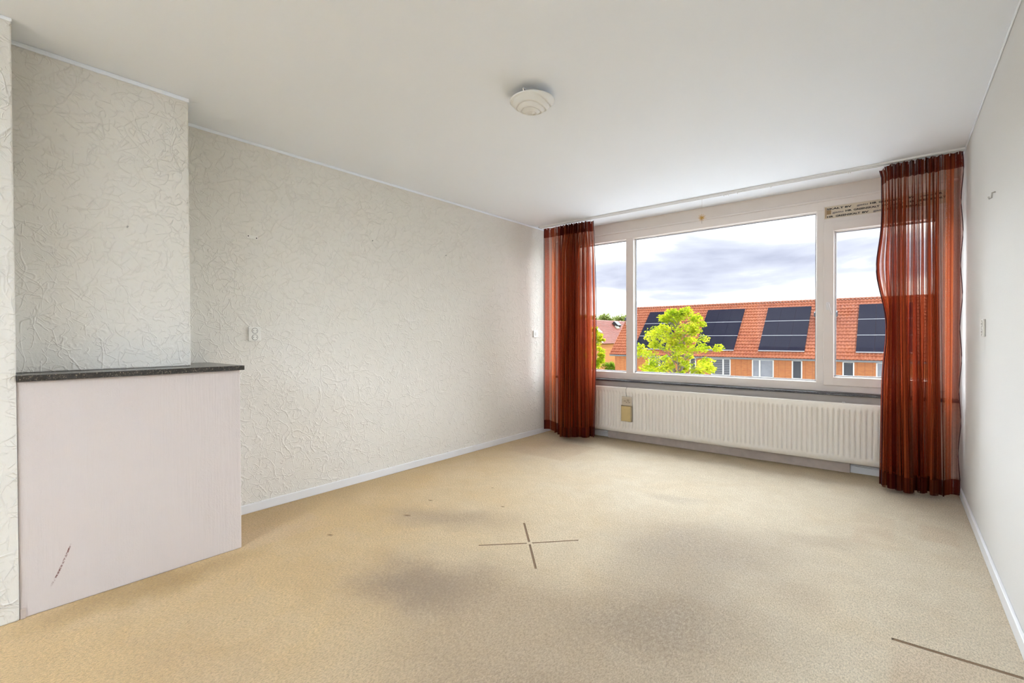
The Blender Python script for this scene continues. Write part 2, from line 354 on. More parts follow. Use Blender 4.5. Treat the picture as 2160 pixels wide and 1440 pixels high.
plain('paper_mesh', (0.62, 0.53, 0.41), 0.8, vary=0.10, scale=90)
plain('ink', (0.16, 0.10, 0.06), 0.8)
plain('selvedge', (0.055, 0.016, 0.026), 0.8, vary=0.2)
plain('tape_dark', (0.15, 0.030, 0.026), 0.85, vary=0.35, scale=120)
plain('bark', (0.20, 0.155, 0.115), 0.9, vary=0.3, scale=5)
plain('pvc_white', (0.74, 0.73, 0.68), 0.4, vary=0.02)
plain('far_pane', (0.045, 0.050, 0.060), 0.12, spec=0.5)
plain('net_curtain', (0.27, 0.28, 0.31), 0.9, vary=0.25, scale=3)
plain('blind_slat', (0.26, 0.26, 0.28), 0.6)
plain('pale_bounce_paving', (0.62, 0.62, 0.63), 0.9, vary=0.08, scale=0.8)  # kept pale to bounce daylight up through the window
plain('zinc', (0.17, 0.18, 0.19), 0.5, vary=0.05)
plain('slate_hood', (0.045, 0.048, 0.060), 0.7)
plain('alu_rail', (0.42, 0.43, 0.45), 0.35, metal=0.3)
plain('roof_window_glass', (0.50, 0.52, 0.56), 0.25)
def mat_lamp():
    n = NT('frosted_glass'); n.bsdf((0.80, 0.80, 0.775), 0.30, 0, None, 0.5, **{'Subsurface Weight': 0.0})
mat_lamp()

# ------------------------------------------------------------------ mesh helpers
def mesh_obj(name, verts, faces, mat, parent=None, smooth=False, origin=None, uvs=None):
    me = bpy.data.meshes.new(name)
    if origin is not None: ox, oy, oz = origin; verts = [(a - ox, b - oy, c - oz) for a, b, c in verts]
    me.from_pydata([tuple(v) for v in verts], [], faces); me.update()
    if uvs is not None:
        ul = me.uv_layers.new(name='UVMap')
        for lp in me.loops: ul.data[lp.index].uv = uvs[lp.vertex_index]
    if smooth:
        for p in me.polygons: p.use_smooth = True
    me.materials.append(MATS[mat])
    o = bpy.data.objects.new(name, me); C.objects.link(o)
    if origin is not None: o.location = origin
    if parent is not None: attach(o, parent)
    return o
def wloc(o):
    v = Vector(o.location)
    while o.parent: o = o.parent; v = v + Vector(o.location)
    return v
def attach(o, parent):
    # every object here is placed by translation of its own; keep world placement
    o.location = Vector(o.location) - wloc(parent); o.parent = parent
def tag(o, label=None, cat=None, group=None, kind=None):
    if label: o['label'] = label
    if cat: o['category'] = cat
    if group: o['group'] = group
    if kind: o['kind'] = kind
    return o
def thing(name, label, cat, loc, group=None):
    o = bpy.data.objects.new(name, None); C.objects.link(o); o.location = loc; o.empty_display_size = 0.1
    return tag(o, label, cat, group)
def struct(o): o['kind'] = 'structure'; return o
class MB:
    def __init__(s): s.v = []; s.f = []
    def add(s, v, f):
        b = len(s.v); s.v += [tuple(x) for x in v]; s.f += [tuple(i + b for i in q) for q in f]; return s
    def box(s, lo, hi):
        x0, y0, z0 = lo; x1, y1, z1 = hi
        v = [(x0, y0, z0), (x1, y0, z0), (x1, y1, z0), (x0, y1, z0), (x0, y0, z1), (x1, y0, z1), (x1, y1, z1), (x0, y1, z1)]
        return s.add(v, [(0, 3, 2, 1), (4, 5, 6, 7), (0, 1, 5, 4), (1, 2, 6, 5), (2, 3, 7, 6), (3, 0, 4, 7)])
    def bbox(s, lo, hi, b=0.004, seg=2):
        bm = bmesh.new(); bmesh.ops.create_cube(bm, size=1)
        for v in bm.verts: v.co = Vector([lo[i] + (v.co[i] + 0.5) * (hi[i] - lo[i]) for i in range(3)])
        bmesh.ops.bevel(bm, geom=list(bm.edges), offset=b, segments=seg, affect='EDGES', profile=0.5)
        s.add([v.co[:] for v in bm.verts], [tuple(v.index for v in f.verts) for f in (bm.verts.index_update() or bm.faces)]); bm.free(); return s
    def prism(s, pts, axis, a, b):
        """closed 2-d outline extruded along an axis (0 x, 1 y, 2 z); pts in the remaining two axes in order"""
        n = len(pts); v = []
        for t in (a, b):
            for p, q in pts: v.append({0: (t, p, q), 1: (p, t, q), 2: (p, q, t)}[axis])
        f = [tuple(range(n)), tuple(range(2 * n - 1, n - 1, -1))] + [(i, i + n, (i + 1) % n + n, (i + 1) % n) for i in range(n)]
        return s.add(v, f)
    def tube(s, pts, r, n=6, cap=True):
        P = [Vector(p) for p in pts]; rr = r if isinstance(r, (list, tuple)) else [r] * len(P); base = len(s.v)
        for i, p in enumerate(P):
            d = (P[min(i + 1, len(P) - 1)] - P[max(i - 1, 0)]).normalized()
            a = d.cross(Vector((0, 0, 1)))
            if a.length < 1e-3: a = d.cross(Vector((1, 0, 0)))
            a.normalize(); b = d.cross(a)
            for k in range(n):
                t = 2 * PI * k / n; s.v.append(tuple(p + (a * math.cos(t) + b * math.sin(t)) * rr[i]))
        for i in range(len(P) - 1):
            for k in range(n):
                k2 = (k + 1) % n; s.f.append((base + i * n + k, base + i * n + k2, base + (i + 1) * n + k2, base + (i + 1) * n + k))
        if cap:
            s.f.append(tuple(base + k for k in range(n - 1, -1, -1))); e = base + (len(P) - 1) * n; s.f.append(tuple(e + k for k in range(n)))
        return s
    def lathe(s, prof, c, n=32, axis=2):
        """prof: (radius, offset along axis)"""
        base = len(s.v)
        for r, z in prof:
            for k in range(n):
                t = 2 * PI * k / n; a, b = r * math.cos(t), r * math.sin(t)
                v = {2: (a, b, z), 0: (z, a, b), 1: (a, z, b)}[axis]
                s.v.append((c[0] + v[0], c[1] + v[1], c[2] + v[2]))
        for i in range(len(prof) - 1):
            for k in range(n):
                k2 = (k + 1) % n; s.f.append((base + i * n + k, base + i * n + k2, base + (i + 1) * n + k2, base + (i + 1) * n + k))
        s.f.append(tuple(base + k for k in range(n - 1, -1, -1))); e = base + (len(prof) - 1) * n; s.f.append(tuple(e + k for k in range(n)))
        return s
    def build(s, name, mat, parent=None, smooth=False, origin=None): return mesh_obj(name, s.v, s.f, mat, parent, smooth, origin)
def text_mesh(name, body, size, mat, parent, loc, width=None, depth=0.0006):
    """lettering that stands on a wall facing -y"""
    cu = bpy.data.curves.new(name, 'FONT'); cu.body = body; cu.size = size; cu.extrude = depth; cu.resolution_u = 2; cu.offset = 0.0009
    t = bpy.data.objects.new(name, cu); C.objects.link(t)
    dg = bpy.context.evaluated_depsgraph_get(); me = bpy.data.meshes.new_from_object(t.evaluated_get(dg)); bpy.data.objects.remove(t)
    vs = [v.co.copy() for v in me.vertices]; x1 = max(v.x for v in vs)
    k = 1 if width is None else width / x1
    V = [(loc[0] + v.x * k, loc[1] - v.z, loc[2] + v.y) for v in vs]; F = [tuple(p.vertices) for p in me.polygons]
    return mesh_obj(name, V, F, mat, parent)

# ------------------------------------------------------------------ room shell
struct(MB().box((-0.2, REAR - 0.2, -0.2), (W + 0.2, 0.12, 0.0)).build('floor', 'worn_carpet'))
struct(MB().box((-0.2, REAR - 0.2, H), (W + 0.2, 0.3, H + 0.2)).build('ceiling', 'ceiling_paint'))
struct(MB().box((-0.2, REAR, 0), (0, 0.3, H)).build('wall_left', 'embossed_wallpaper'))
struct(MB().box((W, REAR, 0), (W + 0.2, 0.3, H)).build('wall_right', 'speckled_plaster'))
OX0, OX1, OZ0, OZ1 = 0.06, 3.865, 0.715, 2.475
b = MB().box((0, 0, 0), (W, 0.3, OZ0)).box((0, 0, OZ1), (W, 0.3, H)).box((0, 0, OZ0), (OX0, 0.3, OZ1)).box((OX1, 0, OZ0), (W, 0.3, OZ1))
struct(b.build('wall_back', 'reveal_paint'))
RX0, RX1, RZ0, RZ1 = 0.45, 3.45, 0.85, 2.40
b = MB().box((0, REAR - 0.2, 0), (W, REAR, RZ0)).box((0, REAR - 0.2, RZ1), (W, REAR, H)).box((0, REAR - 0.2, RZ0), (RX0, REAR, RZ1)).box((RX1, REAR - 0.2, RZ0), (W, REAR, RZ1))
struct(b.build('wall_front', 'speckled_plaster'))
struct(MB().bbox((-0.01, -5.55, 0), (0.560, -4.975, H), 0.006).build('wall_pier', 'embossed_wallpaper'))
struct(MB().bbox((-0.01, -4.985, 1.0665), (0.350, -4.264, H), 0.006).build('wall_chimney', 'embossed_wallpaper'))
# skirting
def skirt(name, pts): return struct(pts.build(name, 'white_trim'))
skirt('baseboard_left', MB().bbox((0, -4.075, 0), (0.013, 0, 0.062), 0.003))
skirt('baseboard_right', MB().bbox((W - 0.014, REAR, 0), (W, 0, 0.066), 0.003))
skirt('baseboard_back', MB().bbox((0.013, -0.014, 0), (0.795, 0, 0.06), 0.003).bbox((3.19, -0.014, 0), (W - 0.014, 0, 0.06), 0.003))
# painted bead where the wallpaper meets the ceiling
def bead(name, lo, hi): struct(MB().bbox(lo, hi, 0.004).build(name, 'ceiling_paint'))
bead('trim_1', (0, -4.264, H - 0.020), (0.010, 0, H))
bead('trim_2', (0.35, -4.975, H - 0.022), (0.360, -4.262, H))
bead('trim_3', (0.56, -5.55, H - 0.016), (0.568, -4.973, H))
bead('trim_4', (W - 0.008, REAR, H - 0.014), (W, 0, H))

# ------------------------------------------------------------------ low plastered ledge with a stone top
t = thing('chimney_ledge', 'low pink-white plastered ledge with dark granite top against left wall', 'ledge', (0.28, -4.52, 0))
MB().bbox((0.001, -4.974, 0), (0.550, -4.076, 1.040), 0.006, 3).build('plaster_body', 'brushed_plaster', t)
tag(MB().bbox((0.001, -4.974, 1.040), (0.571, -4.060, 1.066), 0.002).build('stone_top', 'ledge_granite', t), 'dark flecked granite slab')
MB().bbox((0.548, -4.9735, 0.0), (0.556, -4.955, 0.045), 0.003).build('chipped_corner', 'rough_board', t)

# ------------------------------------------------------------------ big window
FY0, FY1, GY = -0.012, 0.075, 0.045
win = struct(MB()
    .bbox((OX0, FY0, OZ0), (OX1, FY1, 0.800), 0.006).bbox((OX0, FY0, 2.380), (2.989, FY1, OZ1), 0.006).bbox((2.980, FY0, 2.408), (OX1, FY1, OZ1), 0.006)
    .bbox((OX0, FY0 + .001, OZ0), (0.160, FY1, OZ1), 0.006).bbox((3.835, FY0 + .001, OZ0), (OX1, FY1, OZ1), 0.006).build('window_1', 'frame_plastic'))
for x0, x1 in ((1.018, 1.112), (2.928, 2.990)):
    MB().bbox((x0, FY0 + 0.002, 0.79), (x1, FY1, 2.39), 0.006).build('mullion', 'frame_plastic', win)
MB().bbox((2.985, FY0 + .001, 2.255), (3.84, FY1, 2.300), 0.005).build('transom', 'frame_plastic', win)
def pane(x0, x1, z0, z1, parent, y=GY):
    p = MB().box((x0, y, z0), (x1, y + 0.006, z1)).build('pane', 'window_glass', parent)
    g = 0.010; b = MB()
    for lo, hi in (((x0, y - .012, z0), (x0 + g, y + .018, z1)), ((x1 - g, y - .012, z0), (x1, y + .018, z1)), ((x0, y - .012, z0), (x1, y + .018, z0 + g)), ((x0, y - .012, z1 - g), (x1, y + .018, z1))): b.box(lo, hi)
    b.build('glazing_bead', 'bead_plastic', parent)
    b = MB(); g2 = 0.004
    for lo, hi in (((x0 + g, y - .004, z0 + g), (x0 + g + g2, y + .012, z1 - g)), ((x1 - g - g2, y - .004, z0 + g), (x1 - g, y + .012, z1 - g)), ((x0 + g, y - .004, z0 + g), (x1 - g, y + .012, z0 + g + g2)), ((x0 + g, y - .004, z1 - g - g2), (x1 - g, y + .012, z1 - g))): b.box(lo, hi)
    b.build('rubber_seal', 'dark_rubber', parent)
pane(0.160, 1.018, 0.800, 2.380, win); pane(1.112, 2.928, 0.800, 2.380, win)
b = MB()
sx0, sx1, sz0, sz1 = 2.984, 3.838, 0.772, 2.264; gx0, gx1, gz0, gz1 = 3.064, 3.764, 0.852, 2.182; sy0, sy1 = -0.030, 0.060
b.bbox((sx0, sy0, sz0), (gx0, sy1, sz1), 0.007).bbox((gx1, sy0, sz0), (sx1, sy1, sz1), 0.007).bbox((sx0, sy0 + .0005, sz0), (sx1, sy1, gz0), 0.007).bbox((sx0, sy0 + .0005, gz1), (sx1, sy1, sz1), 0.007)
sash = b.build('sash', 'frame_plastic', win)
pane(gx0, gx1, gz0, gz1, sash, 0.03)
hx, hz = 3.022, 1.50
hb = MB().bbox((hx - 0.015, sy0 - 0.008, hz - 0.035), (hx + 0.015, sy0, hz + 0.035), 0.004)
hb.tube([(hx, sy0 - 0.004, hz + 0.018), (hx, sy0 - 0.035, hz + 0.018), (hx + 0.006, sy0 - 0.045, hz + 0.008), (hx + 0.030, sy0 - 0.045, hz - 0.085)], [0.010, 0.010, 0.010, 0.007], 8)
hb.build('handle', 'bead_plastic', sash, True)
st = tag(MB().bbox((2.986, FY0 + 0.004, 2.296), (3.838, 0.06, 2.412), 0.002).build('film_strip', 'cream_strip', win), 'cream film strip with black print')
MB().box((2.997, FY0 + 0.0025, 2.308), (3.004, FY0 + 0.0045, 2.402)).build('dark_edge', 'ochre_print', st)
MB().bbox((3.006, FY0 + 0.001, 2.338), (3.040, FY0 + 0.0045, 2.376), 0.001).build('print_block', 'ochre_print', st)
def row(z, items):
    for x, wd, body, mt in items: text_mesh('lettering', body, 0.021, mt, st, (x, FY0 + 0.0036, z), wd)
row(2.379, [(3.006, 0.128, 'SKALT', 'black_print'), (3.142, 0.050, 'BV', 'black_print'), (3.230, 0.078, 'gatu', 'grey_print'), (3.322, 0.048, 'HR', 'black_print'), (3.382, 0.180, 'GREENSKALT', 'black_print'), (3.574, 0.046, 'BV', 'black_print'), (3.655, 0.078, 'gatu', 'grey_print'), (3.745, 0.046, 'HR', 'black_print')])
row(2.344, [(3.050, 0.082, 'gatu', 'grey_print'), (3.146, 0.048, 'HR', 'black_print'), (3.206, 0.182, 'GREENSKALT', 'black_print'), (3.400, 0.048, 'BV', 'black_print'), (3.484, 0.078, 'gatu', 'grey_print'), (3.574, 0.046, 'HR', 'black_print'), (3.632, 0.180, 'GREENSKALT', 'black_print')])
row(2.309, [(3.008, 0.050, 'HR', 'black_print'), (3.074, 0.180, 'GREENSKALT', 'black_print'), (3.266, 0.048, 'BV', 'black_print'), (3.345, 0.078, 'gatu', 'grey_print'), (3.436, 0.046, 'HR', 'black_print'), (3.494, 0.180, 'GREENSKALT', 'black_print')])
# trim strip between reveal and frame
struct(MB().bbox((OX0 - 0.05, -0.020, 2.462), (OX1 + 0.02, -0.0005, 2.484), 0.007, 3).build('trim_5', 'frame_plastic'))
# stone window sill
tag(MB().bbox((0.001, -0.085, 0.690), (W - 0.001, -0.0005, 0.713), 0.005).build('window_sill', 'sill_granite', None, False, (1.95, -0.04, 0.690)), 'dark speckled granite sill below the wide window', 'sill')

# rear window (behind the camera; the room runs through to it)
rw = struct(MB().bbox((RX0, REAR - 0.10, RZ0), (RX1, REAR - 0.02, RZ0 + 0.08), 0.005).bbox((RX0, REAR - 0.10, RZ1 - 0.08), (RX1, REAR - 0.02, RZ1), 0.005)
    .bbox((RX0, REAR - 0.10, RZ0), (RX0 + 0.08, REAR - 0.02, RZ1), 0.005).bbox((RX1 - 0.08, REAR - 0.10, RZ0), (RX1, REAR - 0.02, RZ1), 0.005).bbox((1.9, REAR - 0.10, RZ0), (1.98, REAR - 0.02, RZ1), 0.005).build('window_2', 'frame_plastic'))
MB().box((RX0 + .08, REAR - 0.06, RZ0 + .08), (1.9, REAR - 0.054, RZ1 - .08)).build('pane', 'window_glass', rw)
MB().box((1.98, REAR - 0.06, RZ0 + .08), (RX1 - .08, REAR - 0.054, RZ1 - .08)).build('pane', 'window_glass', rw)

# ------------------------------------------------------------------ radiator
rx0, rx1, rz0, rz1, ry = 0.50, 3.436, 0.106, 0.633, -0.138
rad = thing('radiator', 'long cream panel radiator with vertical flutes under the window', 'radiator', ((rx0 + rx1) / 2, -0.11, 0))
pit_ = 0.040; per = 8; nx = int((rx1 - rx0 - 0.05) / pit_) * per
zs = [rz0, rz0 + 0.004, rz0 + 0.050, rz0 + 0.060, rz0 + 0.075, 0.36, rz1 - 0.075, rz1 - 0.060, rz1 - 0.048, rz1 - 0.010, rz1 - 0.003, rz1]
wz = [0, 0, 0, 0.35, 1, 1, 1, 0.35, 0, 0, 0, 0]; ye = [0.010, 0.002, 0, 0, 0, 0, 0, 0, 0, 0, 0.002, 0.012]
fx = [rx0, rx0 + 0.004] + [rx0 + 0.025 + pit_ * i / per for i in range(nx + 1)] + [rx1 - 0.004, rx1]
def flute(i):
    if i < 2 or i >= len(fx) - 2: return 0.0
    return (0, 0.0, 0.0, 0.0, 0.001, 0.011, 0.022, 0.011)[(i - 2) % per]
V = []; F = []
for j, z in enumerate(zs):
    for i, x in enumerate(fx): V.append((x, ry + ye[j] + (0.006 if i in (0, len(fx) - 1) else 0) + flute(i) * wz[j], z))
n_ = len(fx)
for j in range(len(zs) - 1):
    for i in range(n_ - 1): F.append((j * n_ + i, j * n_ + i + 1, (j + 1) * n_ + i + 1, (j + 1) * n_ + i))
mesh_obj('front_panel', V, F, 'radiator_enamel', rad, True)
MB().bbox((rx0, ry + 0.024, rz0 + 0.004), (rx1, ry + 0.030, rz1 - 0.001), 0.002).build('back_panel', 'radiator_enamel', rad)
MB().bbox((rx0, ry + 0.032, rz0 + 0.02), (rx1 - 0.004, -0.048, rz1 - 0.03), 0.004).build('convector', 'radiator_enamel', rad)
for x in (0.9, 1.9, 3.0): MB().bbox((x, -0.049, 0.2), (x + 0.03, -0.0005, 0.55), 0.002).build('bracket', 'radiator_enamel', rad)
MB().tube([(3.148, ry + 0.012, rz1), (3.148, ry + 0.012, rz1 + 0.008)], 0.012, 10).build('bleed_plug', 'bead_plastic', rad, True)
v_ = MB().tube([(rx1 - 0.004, -0.10, 0.585), (rx1 + 0.03, -0.10, 0.585)], 0.009, 10).tube([(rx1 + 0.018, -0.10, 0.585), (rx1 + 0.018, -0.148, 0.585)], [0.011, 0.013], 10)
v_.build('valve', 'brass', rad, True)
MB().tube([(rx1 + 0.012, -0.150, 0.585), (rx1 + 0.004, -0.152, 0.555), (rx1 - 0.024, -0.152, 0.455), (rx1 - 0.022, -0.153, 0.444), (rx1 - 0.010, -0.154, 0.440), (rx1 + 0.002, -0.154, 0.447)], 0.0018, 6).build('hook_wire', 'wire', rad, True)
for z, y in ((0.092, -0.030), (0.072, -0.026)):
    for xa, xb in ((0.20, 0.790), (3.194, rx1 + 0.28)): MB().tube([(xa, y, z), (xb, y, z)], 0.0075, 8).build('pipe', 'white_trim', rad, True)
MB().tube([(rx1 + 0.018, -0.10, 0.585), (rx1 + 0.018, -0.04, 0.56), (rx1 + 0.018, -0.030, 0.10)], 0.0075, 8).build('pipe', 'white_trim', rad, True)
tag(MB().bbox((0.795, -0.042, 0), (3.190, -0.0005, 0.150), 0.003).build('kickboard', 'rough_board', None, False, (2.0, -0.02, 0)), 'weathered grey-brown board on the floor under the radiator', 'board')

# evaporator hung on the radiator
hum = thing('radiator_humidifier', 'small yellowed flat humidifier box hanging by wire on the radiator', 'humidifier', (1.105, ry - 0.02, 0.24))
MB().tube([(1.090, ry + 0.012, 0.622), (1.092, ry + 0.004, 0.641), (1.090, ry - 0.006, 0.634), (1.084, ry - 0.010, 0.610), (1.086, ry - 0.012, 0.575), (1.094, ry - 0.012, 0.520)], 0.0016, 6).build('hanging_wire', 'wire', hum, True)
MB().bbox((1.034, ry - 0.016, 0.428), (1.154, ry - 0.004, 0.530), 0.003).build('grid_plate', 'paper_mesh', hum)
for k, z in enumerate((0.445, 0.458, 0.471, 0.484, 0.497, 0.510)):
    MB().box((1.038, ry - 0.0175, z), (1.150, ry - 0.015, z + 0.0022)).build('grid_bar', 'parchment_edge', hum)
for x, z, l in ((1.062, 0.476, 0.022), (1.098, 0.490, 0.026), (1.086, 0.463, 0.016), (1.120, 0.463, 0.014), (1.108, 0.476, 0.012)):
    MB().box((x, ry - 0.0185, z), (x + l, ry - 0.0165, z + 0.004)).build('ink_mark', 'ink', hum)
bx = MB().box((1.034, ry - 0.038, 0.245), (1.158, ry - 0.004, 0.252)).box((1.034, ry - 0.038, 0.245), (1.040, ry - 0.004, 0.430)).box((1.152, ry - 0.038, 0.245), (1.158, ry - 0.004, 0.424)).box((1.034, ry - 0.010, 0.245), (1.158, ry - 0.004, 0.430))
bx.build('water_box', 'parchment_edge', hum)
tag(MB().bbox((1.041, ry - 0.0405, 0.250), (1.151, ry - 0.034, 0.422), 0.002).build('front_face', 'parchment', hum), 'plain ochre front')

# ------------------------------------------------------------------ curtain rail
CY = -0.405
rail = thing('curtain_rail', 'white double-slot ceiling rail running along the window', 'curtain rail', (W / 2, CY, 2.585))
MB().box((0.05, CY - 0.030, 2.5985), (3.89, CY + 0.030, 2.5995)).box((0.05, CY - 0.030, 2.584), (3.89, CY - 0.022, 2.5985)).box((0.05, CY - 0.004, 2.584), (3.89, CY + 0.006, 2.5985)).box((0.05, CY + 0.022, 2.584), (3.89, CY + 0.030, 2.5985)).build('track', 'rail_white', rail)
MB().box((0.05, CY - 0.022, 2.5955), (3.89, CY + 0.022, 2.5983)).build('slot_bottom', 'rail_slot', rail)
for x in (2.22, 2.24, 2.26, 2.34, 2.62, 3.19, 3.205): MB().bbox((x, CY - 0.010, 2.566), (x + 0.006, CY - 0.002, 2.588), 0.002).build('glider', 'rail_white', rail)
MB().bbox((0.046, CY - 0.032, 2.582), (0.056, CY + 0.032, 2.5998), 0.002).build('end_cap', 'grey_plastic', rail)

# ------------------------------------------------------------------ curtains
def smooth(a, b, x):
    t = max(0, min(1, (x - a) / (b - a))); return t * t * (3 - 2 * t)
def curtain(label, top, bot, ztop, zbot, phase_fn, amp_fn, edge_fn, hem_fn, seed, edge_side):
    rnd = random.Random(seed)
    ks = [rnd.uniform(-1, 1) for _ in range(40)]
    N, M = 300, 44
    t = thing('curtain', label, 'curtain', ((bot[0] + bot[1]) / 2, CY, zbot), 'sheer striped curtains')
    def pt(i, j):
        s = i / N; v = j / M                        # v = 0 at the top
        ph = phase_fn(s); am = amp_fn(s)
        hd = 1 - smooth(0.0, 0.06, v)
        x = (top[0] + (top[1] - top[0]) * s) * (1 - v) + (bot[0] + (bot[1] - bot[0]) * s) * v
        wob = 0.010 * math.sin(3.1 * v + ks[int(ph) % 40] * 5) * (0.3 + v)
        a = am * (0.45 + 0.55 * smooth(0, 0.15, v)) * (1 + 0.25 * ks[(int(ph) + 7) % 40])
        y = CY + a * math.sin(2 * PI * ph) + a * 0.35 * math.sin(4 * PI * ph + 1.1) * (1 - hd)
        x += a * 0.55 * math.sin(4 * PI * ph) * (0.3 + 0.7 * v) + wob * am * 18
        y += 0.012 * hd * math.sin(2 * PI * ph * 2.0 + 0.6)
        x += edge_fn(s, v)
        z = ztop(s) + (zbot + hem_fn(s) - ztop(s)) * v + hd * 0.006 * math.sin(2 * PI * ph * 2 + 0.3)
        return Vector((x, y, z))
    P = [[pt(i, j) for j in range(M + 1)] for i in range(N + 1)]
    U = [0.0]
    for i in range(N): U.append(U[-1] + (P[i + 1][M // 2] - P[i][M // 2]).length)
    def sheet(name, j0, j1, mat, off=0.0):  # one continuous strip of the same gathered cloth
        V = []; F = []; UV = []; k = j1 - j0 + 1
        for i in range(N + 1):
            for j in range(j0, j1 + 1): V.append(P[i][j] + Vector((0, off, 0))); UV.append((U[i], P[i][j].z))
        for i in range(N):
            for j in range(j1 - j0): F.append((i * k + j, i * k + j + 1, (i + 1) * k + j + 1, (i + 1) * k + j))
        return mesh_obj(name, V, F, mat, t, True, None, UV)
    sheet('cloth', 2, M - 2, 'curtain_sheer')
    tag(sheet('heading', 0, 2, 'curtain_double'), 'dense gathered heading'); tag(sheet('hem', M - 2, M, 'curtain_double'), 'darker doubled hem')
    for ii in ((0, N)):
        pts = [P[ii][j] for j in range(0, M + 1)]
        MB().tube(pts, 0.0035 if ii == edge_side else 0.0028, 5).build('selvedge', 'selvedge', t, True)
    for k in range(10):
        i = int((k + 0.5) / 10 * N); p = P[i][0]
        MB().tube([(p.x, CY - 0.004, 2.588), (p.x, p.y * 0.5 + CY * 0.5, p.z + 0.004), (p.x, p.y, p.z - 0.02)], 0.0025, 5).build('hook', 'rail_white', t)
    return t
# left curtain: flatter at the wall, bunched towards the window
def phL(s): return 2.0 * s + 9.5 * smooth(0.22, 1.0, s) * 1.0
def amL(s): return 0.022 + 0.046 * smooth(0.2, 0.5, s)
curtain('rust-red sheer striped curtain at the left end, beside the corner with the left wall', (0.105, 0.800), (0.095, 0.800), lambda s: 2.568 - 0.008 * s, 0.050, phL, amL,
        lambda s, v: 0.02 * smooth(0.8, 1, s) * math.sin(PI * v * 1.2), lambda s: 0.022 * (1 - smooth(0, 0.25, s)) + 0.016 * math.sin(9 * s), 3, 300)
# right curtain: bunched towards the window, one flat sheer width by the right wall
def phR(s): return 8.6 * (1 - (1 - min(s / 0.74, 1)) ** 1.05) + 1.25 * max(0, s - 0.74) / 0.26
def amR(s): return 0.054 - 0.036 * smooth(0.66, 0.80, s)
def edR(s, v):
    e = (1 - smooth(0.0, 0.16, s))
    return -0.040 * e * math.exp(-((v - 0.31) / 0.10) ** 2) + 0.026 * e * math.exp(-((v - 0.50) / 0.10) ** 2) - 0.012 * e * smooth(0.02, 0.0, v) + 0.006 * smooth(0.93, 1, s) * math.sin(34 * v)
curtain('rust-red sheer striped curtain at the right end, beside the right wall', (3.405, 3.876), (3.430, 3.878), lambda s: 2.580 - 0.035 * (1 - smooth(0, 0.12, s)), 0.026, phR, amR, edR,
        lambda s: 0.008 * math.sin(14 * s) + 0.012 * smooth(0.7, 0.9, s), 5, 0)

# ------------------------------------------------------------------ ceiling lamp
def ceiling_lamp(label, lx, ly):
    lamp = thing('ceiling_lamp', label, 'lamp', (lx, ly, H))
    MB().lathe([(0.055, 2.5995), (0.055, 2.572), (0.048, 2.566)], (lx, ly, 0), 28).build('ceiling_plate', 'white_plastic', lamp, True)
    NR, NA = 26, 72; V = []; F = []
    for i in range(NR + 1):
        r = 0.123 * (1 - (i / NR)) if i else 0.123
        for k in range(NA):
            a = 2 * PI * k / NA; q = r / 0.123
            z = 2.558 - 0.058 * (1 - q ** 2.2)
            x_, y_ = r * math.cos(a), r * math.sin(a)
            d = math.hypot(x_ + 0.018, y_ - 0.010) + 0.016 * math.sin(a * 2 + 0.6) * q
            t_ = (d / 0.030) % 1.0
            z += 0.012 * (t_ - 0.5) * smooth(0, 0.15, 1 - q) * smooth(0.0, 0.12, t_)
            V.append((lx + x_, ly + y_, z))
    for i in range(NR):
        for k in range(NA):
            k2 = (k + 1) % NA; F.append((i * NA + k, (i + 1) * NA + k, (i + 1) * NA + k2, i * NA + k2))
    g = mesh_obj('glass_shade', V, F, 'frosted_glass', lamp, True)
    sm = g.modifiers.new('thickness', 'SOLIDIFY'); sm.thickness = 0.004; sm.offset = 1
    for a in (0.75, 2.85, 4.95):
        cx_, cy_ = lx + 0.121 * math.cos(a), ly + 0.121 * math.sin(a)
        MB().tube([(lx + 0.05 * math.cos(a), ly + 0.05 * math.sin(a), 2.580), (cx_, cy_, 2.572), (cx_, cy_, 2.556)], 0.004, 6).build('clip', 'white_plastic', lamp, True)
ceiling_lamp('round white glass ceiling lamp with swirled ridges', 1.910, -3.050)
# fill lamp added behind the camera, unseen, to lift the ceiling and window wall
def added_fill_lamp(x, y, power):
    t = thing('fill_floor_lamp', 'white floor lamp added out of view as fill light', 'lamp', (x, y, 0))
    MB().lathe([(0.14, 0.0), (0.14, 0.018), (0.02, 0.030)], (x, y, 0), 28).build('base', 'white_plastic', t, True)
    MB().tube([(x, y, 0.025), (x, y, 1.70)], 0.012, 12).build('pole', 'white_plastic', t, True)
    MB().lathe([(0.02, 1.68), (0.12, 1.72), (0.19, 1.82), (0.21, 1.94), (0.20, 1.94), (0.18, 1.825), (0.11, 1.735), (0.01, 1.72)], (x, y, 0), 32).build('bowl_shade', 'white_plastic', t, True)
    d = bpy.data.lights.new('fill_bulb', 'POINT'); d.energy = power; d.shadow_soft_size = 0.05; d.color = (0.79, 0.90, 1.0)
    o = bpy.data.objects.new('fill_bulb', d); C.objects.link(o); o.location = (x, y, 1.79)
added_fill_lamp(2.6, -8.4, 1120.0)

